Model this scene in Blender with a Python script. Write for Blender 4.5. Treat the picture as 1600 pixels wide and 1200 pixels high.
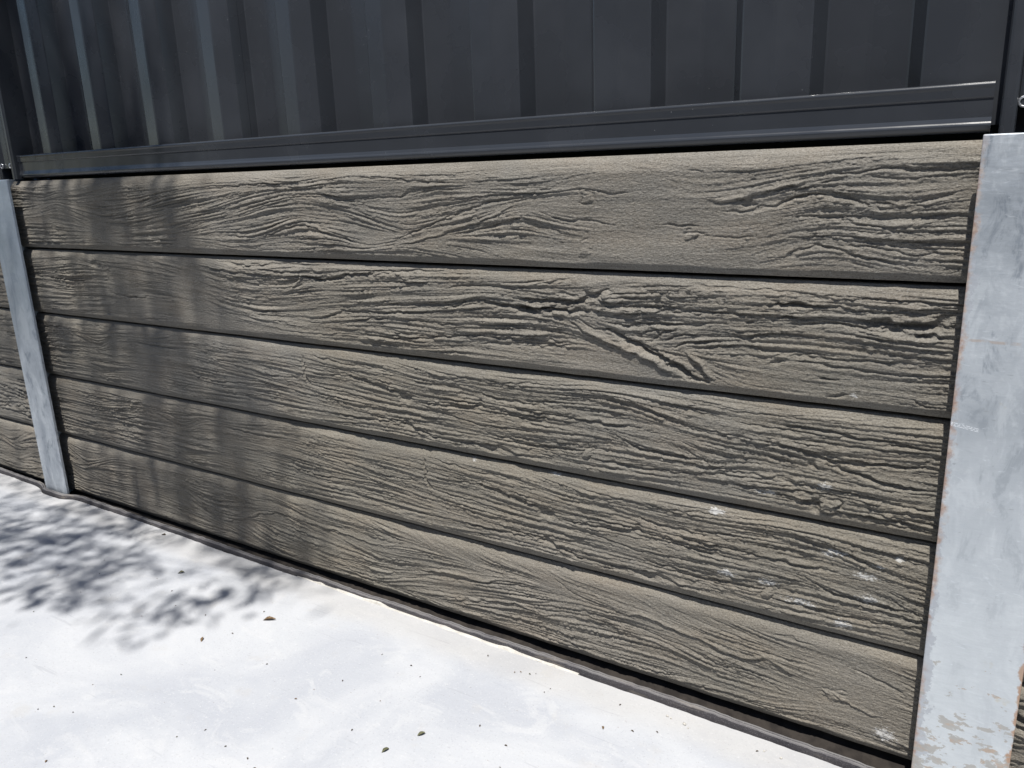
import bpy, math, random
import numpy as np
from mathutils import Matrix, Vector

for _o in list(bpy.data.objects):
    bpy.data.objects.remove(_o)
SC = bpy.context.scene
COL = SC.collection
random.seed(7)

# ------------------------------------------------------------------ camera
def camera_axes(pitch, roll, yaw):
    f = np.array([math.sin(yaw)*math.cos(pitch), math.cos(yaw)*math.cos(pitch), math.sin(pitch)])
    r = np.array([math.cos(yaw), -math.sin(yaw), 0.0])
    u = np.cross(r, f)
    return r*math.cos(roll)+u*math.sin(roll), -r*math.sin(roll)+u*math.cos(roll), f

cam_d = bpy.data.cameras.new('camera')
cam = bpy.data.objects.new('camera', cam_d)
COL.objects.link(cam)
_r, _u, _f = camera_axes(math.radians(-15.136), math.radians(-2.0976), math.radians(-32.7975))
_m = Matrix.Identity(4)
for _i in range(3):
    _m[_i][0], _m[_i][1], _m[_i][2] = _r[_i], _u[_i], -_f[_i]
_m[0][3], _m[1][3], _m[2][3] = 2.5859, -1.2799, 0.9816
cam.matrix_world = _m
cam_d.sensor_width = 36.0
cam_d.lens = 1243.1/1600*36.0
cam_d.clip_start = 0.02
cam_d.clip_end = 2000
SC.camera = cam
SC.cycles.max_bounces = 4
SC.cycles.diffuse_bounces = 2
SC.cycles.glossy_bounces = 3
SC.render.resolution_x, SC.render.resolution_y = 1024, 768

# ------------------------------------------------------------------ light
SUN = Vector((0.27, -1.0, 2.9)).normalized()
W = bpy.data.worlds.new('World')
SC.world = W
W.use_nodes = True
_nt = W.node_tree
_nt.nodes.clear()
_sky = _nt.nodes.new('ShaderNodeTexSky')
_sky.sky_type = 'NISHITA'
_sky.sun_disc = False
_sky.sun_elevation = math.asin(SUN.z)
_sky.sun_rotation = math.atan2(SUN.x, SUN.y)
_sky.air_density, _sky.dust_density, _sky.ozone_density = 1.0, 0.6, 1.5
_bg = _nt.nodes.new('ShaderNodeBackground')
_bg.inputs[1].default_value = 0.065
_ow = _nt.nodes.new('ShaderNodeOutputWorld')
_nt.links.new(_sky.outputs[0], _bg.inputs[0])
_nt.links.new(_bg.outputs[0], _ow.inputs[0])
sun_d = bpy.data.lights.new('sun', 'SUN')
sun_d.energy = 5.0
sun_d.angle = math.radians(0.53)
sun_d.color = (1.0, 0.955, 0.89)
sun = bpy.data.objects.new('sun', sun_d)
COL.objects.link(sun)
sun.rotation_euler = SUN.to_track_quat('Z', 'Y').to_euler()
sun.location = (4, -6, 12)
SC.view_settings.view_transform = 'Standard'
SC.view_settings.look = 'None'
SC.view_settings.exposure = 0.72
SC.view_settings.gamma = 1.0
SC.view_settings.use_curve_mapping = False

# ------------------------------------------------------------------ helpers
def tag(o, label=None, cat=None, group=None, kind=None):
    if label: o['label'] = label
    if cat: o['category'] = cat
    if group: o['group'] = group
    if kind: o['kind'] = kind
    return o

def empty(name, loc):
    o = bpy.data.objects.new(name, None)
    o.empty_display_size = 0.1
    o.location = loc
    COL.objects.link(o)
    return o

def mesh_obj(name, verts, faces, mat, parent=None, smooth=False, loc=(0, 0, 0)):
    me = bpy.data.meshes.new(name)
    me.from_pydata([tuple(v) for v in verts], [], faces)
    me.update()
    if smooth:
        me.polygons.foreach_set('use_smooth', [True]*len(me.polygons))
    me.materials.append(mat)
    o = bpy.data.objects.new(name, me)
    COL.objects.link(o)
    o.location = loc
    if parent:
        o.parent = parent
        o.location = Vector(loc) - parent.location
    return o

def extrude(profile, axis, a, b, closed=True):
    """profile: list of 2D points; axis 'x' -> points are (y,z); 'z' -> points are (x,y)."""
    n = len(profile)
    vs = []
    for t in (a, b):
        for p in profile:
            vs.append((t, p[0], p[1]) if axis == 'x' else (p[0], p[1], t))
    fs = []
    for i in range(n if closed else n-1):
        j = (i+1) % n
        fs.append((i, j, n+j, n+i))
    if closed:
        fs.append(tuple(range(n-1, -1, -1)))
        fs.append(tuple(range(n, 2*n)))
    return vs, fs

def bevel(o, w, seg=2):
    m = o.modifiers.new('bevel', 'BEVEL')
    m.width, m.segments, m.limit_method = w, seg, 'ANGLE'
    m.angle_limit = math.radians(40)
    return o

# ---- node helper
class NT:
    def __init__(self, name):
        self.m = bpy.data.materials.new(name)
        self.m.use_nodes = True
        self.t = self.m.node_tree
        self.t.nodes.clear()
        self.out = self.t.nodes.new('ShaderNodeOutputMaterial')
        self.b = self.t.nodes.new('ShaderNodeBsdfPrincipled')
        self.t.links.new(self.b.outputs[0], self.out.inputs[0])
    def put(self, sock, v):
        if v is None: return
        if hasattr(v, 'is_linked') or hasattr(v, 'links'):
            self.t.links.new(v, sock)
        else:
            if sock.type == 'RGBA' and len(v) == 3: v = (*v, 1)
            sock.default_value = v
    def n(self, typ, **kw):
        nd = self.t.nodes.new(typ)
        for k, v in kw.items():
            setattr(nd, k, v)
        return nd
    def coord(self, which='Object'):
        return self.n('ShaderNodeTexCoord').outputs[which]
    def mapping(self, vec, scale=(1, 1, 1), loc=(0, 0, 0), rot=(0, 0, 0)):
        nd = self.n('ShaderNodeMapping')
        self.put(nd.inputs[0], vec)
        nd.inputs['Scale'].default_value = scale
        nd.inputs['Location'].default_value = loc
        nd.inputs['Rotation'].default_value = rot
        return nd.outputs[0]
    def noise(self, vec, scale, detail=4, rough=0.55, dist=0.0):
        nd = self.n('ShaderNodeTexNoise')
        self.put(nd.inputs['Vector'], vec)
        nd.inputs['Scale'].default_value = scale
        nd.inputs['Detail'].default_value = detail
        nd.inputs['Roughness'].default_value = rough
        nd.inputs['Distortion'].default_value = dist
        return nd.outputs[0]
    def vor(self, vec, scale, feature='F1', out=0):
        nd = self.n('ShaderNodeTexVoronoi', feature=feature)
        self.put(nd.inputs['Vector'], vec)
        nd.inputs['Scale'].default_value = scale
        return nd.outputs[out]
    def ramp(self, fac, lo, hi, a=0.0, b=1.0, smooth=True):
        nd = self.n('ShaderNodeMapRange')
        if smooth: nd.interpolation_type = 'SMOOTHSTEP'
        self.put(nd.inputs[0], fac)
        nd.inputs[1].default_value, nd.inputs[2].default_value = lo, hi
        nd.inputs[3].default_value, nd.inputs[4].default_value = a, b
        return nd.outputs[0]
    def math(self, op, a, b=None):
        nd = self.n('ShaderNodeMath', operation=op)
        self.put(nd.inputs[0], a)
        if b is not None: self.put(nd.inputs[1], b)
        return nd.outputs[0]
    def mix(self, fac, a, b, mode='MIX'):
        nd = self.n('ShaderNodeMix', data_type='RGBA', blend_type=mode)
        self.put(nd.inputs[0], fac)
        self.put(nd.inputs[6], a)
        self.put(nd.inputs[7], b)
        return nd.outputs[2]
    def sep(self, vec):
        nd = self.n('ShaderNodeSeparateXYZ')
        self.put(nd.inputs[0], vec)
        return nd.outputs
    def bump(self, h, strength, dist, prev=None):
        nd = self.n('ShaderNodeBump')
        nd.inputs['Strength'].default_value = strength
        nd.inputs['Distance'].default_value = dist
        self.put(nd.inputs['Height'], h)
        if prev is not None: self.put(nd.inputs['Normal'], prev)
        return nd.outputs[0]
    def finish(self, color, rough, normal=None, metallic=None, spec=None):
        self.put(self.b.inputs['Base Color'], color)
        self.put(self.b.inputs['Roughness'], rough)
        if normal is not None: self.put(self.b.inputs['Normal'], normal)
        if metallic is not None: self.put(self.b.inputs['Metallic'], metallic)
        if spec is not None: self.put(self.b.inputs['Specular IOR Level'], spec)
        return self.m

# ------------------------------------------------------------------ materials
def mat_concrete():
    k = NT('sleeper_concrete')
    c = k.coord('Object')
    streak = k.noise(k.mapping(c, (2.0, 1, 30)), 3.0, 4, 0.6)
    cloud = k.noise(k.mapping(c, (1, 1, 2.2)), 6.0, 3, 0.6)
    grain = k.noise(c, 380.0, 2, 0.7)
    col = k.mix(k.ramp(streak, .3, .7), (.200, .183, .154), (.285, .264, .226))
    col = k.mix(k.ramp(cloud, .42, .66, 0, .5), col, (.205, .199, .180))
    col = k.mix(k.ramp(cloud, .48, .34, 0, .4), col, (.258, .225, .182))
    col = k.mix(k.ramp(grain, .52, .72, 0, .6), col, (.37, .355, .325))
    col = k.mix(k.ramp(grain, .46, .30, 0, .65), col, (.085, .078, .067))
    at = k.n('ShaderNodeAttribute', attribute_name='splash')
    sp = k.math('ADD', at.outputs['Fac'], k.math('MULTIPLY', k.math('SUBTRACT', k.noise(k.mapping(c, (1, 1, 2.2)), 160.0, 3, .75), .5), 2.6))
    col = k.mix(k.ramp(sp, .62, .92, 0, .75), col, (.66, .67, .67))
    rnd = k.n('ShaderNodeObjectInfo').outputs['Random']
    tone = k.mix(rnd, (.650, .668, .702), (.690, .684, .688))
    tone = k.mix(k.ramp(k.noise(c, 1.3, 2), .4, .65), tone, (.63, .628, .62))
    col = k.mix(1.0, col, tone, 'MULTIPLY')
    nrm = k.bump(k.noise(k.mapping(c, (.4, 1, 1)), 330.0, 3, .7), .9, .0026)
    return k.finish(col, .93, nrm, spec=.2)

def mat_galv(seed, white):
    k = NT('galvanised_steel')
    c = k.mapping(k.coord('Object'), loc=(seed, 0, seed*2))
    o = k.sep(k.coord('Object'))
    cell = k.vor(k.mapping(c, (1, 1, .6)), 34.0, out=1)
    cl = k.noise(k.mapping(c, rot=(0, .5, 0)), 6.0, 5, .65, .8)
    col = k.mix(k.ramp(cl, .32, .68), (.40, .425, .45), (.53, .55, .565))
    col = k.mix(k.ramp(k.sep(cell)[0], 0, 1, 0, .22), col, (.34, .365, .39))
    mot = k.noise(k.mapping(c, (1, 1, .45), rot=(0, .7, 0)), 26.0, 5, .7, .5)
    col = k.mix(k.ramp(mot, .50, .64, 0, .7), col, (.60, .62, .63))
    col = k.mix(k.ramp(mot, .47, .36, 0, .75), col, (.25, .275, .305))
    col = k.mix(k.ramp(k.noise(k.mapping(c, (6, 1, .8)), 8.0, 4), .55, .75, 0, .35), col, (.53, .55, .57))
    rough = k.ramp(cl, .3, .7, .42, .56)
    metal = .55
    if white:
        low = k.ramp(o[2], .15, .85, 1, 0)
        col = k.mix(k.math('MULTIPLY', low, .70), col, (.64, .655, .65))
        # faint scuffs
        sc = k.noise(k.mapping(c, (22, 1, 70), rot=(0, .55, 0)), 1.6, 4, .65, .6)
        col = k.mix(k.ramp(sc, .60, .72, 0, .6), col, (.68, .70, .71))
        sd = k.noise(k.mapping(c, (40, 1, 110), loc=(3, 0, 5), rot=(0, .35, 0)), 1.4, 2, .5)
        col = k.mix(k.ramp(sd, .69, .73, 0, .55), col, (.33, .34, .35))
        # bare strip along the left edge, rust in it
        e = k.math('ADD', o[0], .065)
        wv = k.noise(c, 42.0, 4, .65)
        lim = k.math('ADD', k.math('MULTIPLY', k.math('SUBTRACT', wv, .42), .055), k.ramp(o[2], .35, .05, 0, .012))
        bare = k.ramp(k.math('SUBTRACT', lim, e), -.002, .002)
        col = k.mix(k.math('MULTIPLY', bare, .8), col, (.33, .34, .36))
        lim2 = k.math('MULTIPLY', k.math('SUBTRACT', k.noise(k.mapping(c, loc=(7, 0, 3)), 30.0, 5, .7), .36), .05)
        rust = k.ramp(k.math('SUBTRACT', lim2, e), -.001, .009)
        zone = k.ramp(k.noise(k.mapping(c, (0, 0, 1)), 5.5, 2), .34, .46)
        rust = k.math('MULTIPLY', rust, zone)
        col = k.mix(k.math('MULTIPLY', rust, .8), col, k.mix(k.ramp(k.noise(c, 120.0, 3), .4, .6), (.30, .17, .11), (.42, .30, .22)))
        # right edge rust
        e2 = k.math('SUBTRACT', .064, o[0])
        r2 = k.ramp(k.math('SUBTRACT', k.math('MULTIPLY', k.math('SUBTRACT', wv, .4), .03), e2), -.001, .003)
        col = k.mix(k.math('MULTIPLY', r2, k.ramp(o[2], .5, .2)), col, (.45, .30, .21))
        # peeling splashes near the foot
        pe = k.noise(k.mapping(c, (1, 1, 1.8), rot=(0, .3, 0)), 38.0, 5, .65)
        foot = k.ramp(o[2], .02, .32, .21, -.02)
        pm = k.ramp(k.math('ADD', pe, foot), .70, .73)
        pc = k.mix(k.ramp(k.noise(c, 60.0, 3), .50, .66), (.33, .31, .28), (.38, .27, .19))
        col = k.mix(k.math('MULTIPLY', pm, .85), col, pc)
        # water line
        zl = k.math('ABSOLUTE', k.math('SUBTRACT', k.math('ADD', o[2], k.math('MULTIPLY', k.noise(c, 25.0, 2), .006)), .732))
        line = k.math('MULTIPLY', k.ramp(zl, .0008, .0028, 1, 0), k.ramp(k.noise(c, 70.0, 3), .40, .6))
        col = k.mix(k.math('MULTIPLY', line, .55), col, (.48, .36, .28))
        # yellowish blotches
        yb = k.ramp(k.noise(c, 22.0, 3), .68, .76, 0, .5)
        col = k.mix(yb, col, (.52, .46, .34))
        # fresh scratches, a short comb of parallel lines
        lx = k.ramp(k.math('ABSOLUTE', k.math('ADD', o[0], .047)), .016, .019, 1, 0)
        zz = k.math('ADD', o[2], k.math('MULTIPLY', o[0], .16))
        lz = k.ramp(k.math('ABSOLUTE', k.math('SUBTRACT', zz, .5975)), .0032, .0040, 1, 0)
        comb = k.ramp(k.math('FRACT', k.math('MULTIPLY', zz, 480)), .55, .7)
        comb = k.math('MULTIPLY', comb, k.ramp(k.noise(c, 400.0, 2), .42, .5))
        col = k.mix(k.math('MULTIPLY', k.math('MULTIPLY', lx, lz), comb), col, (.92, .92, .92))
        metal = k.ramp(k.math('ADD', k.math('ADD', rust, pm), bare), 0, 1, .5, .1)
    else:
        d = k.ramp(o[2], .35, .8)
        col = k.mix(k.math('MULTIPLY', d, .65), col, (.27, .32, .38))
        col = k.mix(k.ramp(k.noise(c, 30.0, 4, .7), .6, .75, 0, .5), col, (.30, .33, .37))
    nrm = k.bump(k.noise(c, 90.0, 4, .6), .25, .0012)
    nrm = k.bump(k.noise(k.mapping(c, (1, 1, 3), rot=(0, .4, 0)), 22.0, 3, .55), .3, .003, nrm)
    col = k.mix(1.0, col, (.91, .95, 1.0), 'MULTIPLY')
    return k.finish(col, rough, nrm, metal)

def mat_paint(name='charcoal_paint', col=(.0290, .0325, .0390), rough=.27):
    k = NT(name)
    c = k.coord('Object')
    dust_and_light = k.noise(c, 6.0, 4, .6)
    cc = k.mix(k.ramp(dust_and_light, .4, .75, 0, .35), col, (.040, .044, .052))
    sp = k.vor(c, 70.0)
    cc = k.mix(k.math('MULTIPLY', k.ramp(sp, .03, .05, .7, 0), k.ramp(k.noise(c, 4.0, 2), .52, .6)), cc, (.35, .36, .38))
    nrm = k.bump(k.noise(c, 700.0, 2, .5), .06, .0006)
    nrm = k.bump(k.noise(k.mapping(c, (3, 3, .6)), 4.0, 2, .5), .10, .004, nrm)
    return k.finish(cc, k.ramp(dust_and_light, .3, .7, rough-.05, rough+.08), nrm, spec=.5)

def mat_slab():
    k = NT('slab_concrete')
    c = k.coord('Object')
    cl = k.noise(c, 2.6, 5, .6, .6)
    cl2 = k.noise(k.mapping(c, (1, 1.8, 1), rot=(0, 0, .7)), 7.0, 5, .65, 1.2)
    col = k.mix(k.ramp(cl, .35, .65), (.43, .45, .485), (.525, .54, .56))
    col = k.mix(k.ramp(cl2, .54, .68, 0, .5), col, (.56, .57, .58))
    col = k.mix(k.ramp(k.noise(c, 11.0, 4, .6), .60, .72, 0, .22), col, (.46, .435, .39))
    # trowel scratches in a few directions
    for i, a in enumerate((.5, 1.25, -.7)):
        s = k.noise(k.mapping(c, (3.0, 46, 1), loc=(i*3.1, i, 0), rot=(0, 0, a)), 1.5, 3, .5, .4)
        g = k.ramp(k.noise(k.mapping(c, loc=(i*5, 2, 0)), 4.0, 2), .48, .60)
        col = k.mix(k.math('MULTIPLY', k.ramp(s, .67, .71, 0, .38), g), col, (.36, .375, .40))
    # dusty cream margin near the wall
    o = k.sep(c)
    mg = k.ramp(k.math('ADD', o[1], k.math('MULTIPLY', k.noise(c, 8.0, 3), .08)), -.10, -.03)
    col = k.mix(k.math('MULTIPLY', mg, .35), col, (.47, .445, .40))
    # specks
    v = k.vor(c, 75.0)
    g = k.ramp(k.noise(c, 5.0, 3), .46, .58)
    col = k.mix(k.math('MULTIPLY', k.ramp(v, .045, .07, .6, 0), g), col, (.25, .215, .17))
    v2 = k.vor(k.mapping(c, (1, 2.2, 1), rot=(0, 0, .5)), 22.0)
    col = k.mix(k.ramp(v2, .03, .05, .5, 0), col, (.26, .22, .17))
    fg = k.noise(c, 240.0, 2, .7)
    col = k.mix(k.ramp(fg, .42, .25, 0, .5), col, (.34, .345, .36))
    col = k.mix(k.ramp(fg, .60, .75, 0, .5), col, (.66, .66, .66))
    col = k.mix(1.0, col, (.665, .672, .69), 'MULTIPLY')
    nrm = k.bump(k.noise(c, 160.0, 2, .6), .22, .0012)
    nrm = k.bump(cl2, .25, .004, nrm)
    return k.finish(col, .66, nrm, spec=.25)

def mat_plain(name, a, b, scale=8, rough=.9, bump=.4, bs=120, spec=.3):
    k = NT(name)
    c = k.coord('Object')
    col = k.mix(k.ramp(k.noise(c, scale, 4, .6), .35, .65), a, b)
    nrm = k.bump(k.noise(c, bs, 4, .6), bump, .002)
    return k.finish(col, rough, nrm, spec=spec)

def mat_strip():
    k = NT('foam_strip')
    c = k.coord('Object')
    col = k.mix(k.ramp(k.noise(c, 10.0, 4), .35, .65), (.036, .035, .042), (.062, .058, .064))
    col = k.mix(k.ramp(k.noise(c, 520.0, 2, .7), .56, .7, 0, .8), col, (.20, .19, .20))
    col = k.mix(k.ramp(k.noise(k.mapping(c, (5, 40, 40)), 2.0, 4), .56, .72, 0, .55), col, (.24, .215, .18))
    up = k.ramp(k.sep(k.n('ShaderNodeNewGeometry').outputs['Normal'])[2], .5, .9)
    dust_and_light = k.math('MULTIPLY', up, k.ramp(k.noise(k.mapping(c, (4, 30, 1)), 3.0, 4, .6), .3, .6, .25, .9))
    col = k.mix(dust_and_light, col, (.135, .133, .135))  # upward faces coloured paler: the strip's sunlit top painted in, with some dust
    nrm = k.bump(k.noise(c, 420.0, 3, .6), .7, .002)
    return k.finish(col, .85, nrm)

M_SLEEPER = mat_concrete()
M_GALV_R = mat_galv(3.3, True)
M_GALV_L = mat_galv(11.7, False)
M_PAINT = mat_paint()
M_RAIL = mat_paint('charcoal_rail_paint', rough=.22)
M_SLAB = mat_slab()
M_STRIP = mat_strip()
M_SOIL = mat_plain('dark_soil', (.012, .010, .009), (.026, .022, .019), 30, .95, .8, 90)
M_GROUND = mat_plain('packed_earth', (.07, .075, .04), (.12, .105, .065), 3, .95, .6, 40)
M_MORTAR = mat_plain('pale_mortar', (.36, .35, .325), (.44, .43, .40), 40, .9, .8, 160)
M_SCREW = NT('zinc_screw').finish((.55, .56, .58), .35, metallic=.9)
M_LEAF_DRY = mat_plain('dry_leaf', (.11, .07, .036), (.19, .13, .072), 90, .7, .4, 200)
M_LEAF_OLIVE = mat_plain('olive_leaf', (.065, .068, .035), (.11, .105, .06), 90, .7, .4, 200)
M_CRUMB = mat_plain('dark_crumb', (.045, .036, .026), (.10, .077, .05), 60, .85, .4, 200)
M_TREE_LEAF = mat_plain('gum_leaf', (.045, .065, .028), (.085, .105, .05), 20, .5, .2, 100)
M_BARK = mat_plain('bark', (.16, .13, .10), (.28, .24, .19), 12, .9, .8, 60)

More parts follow.
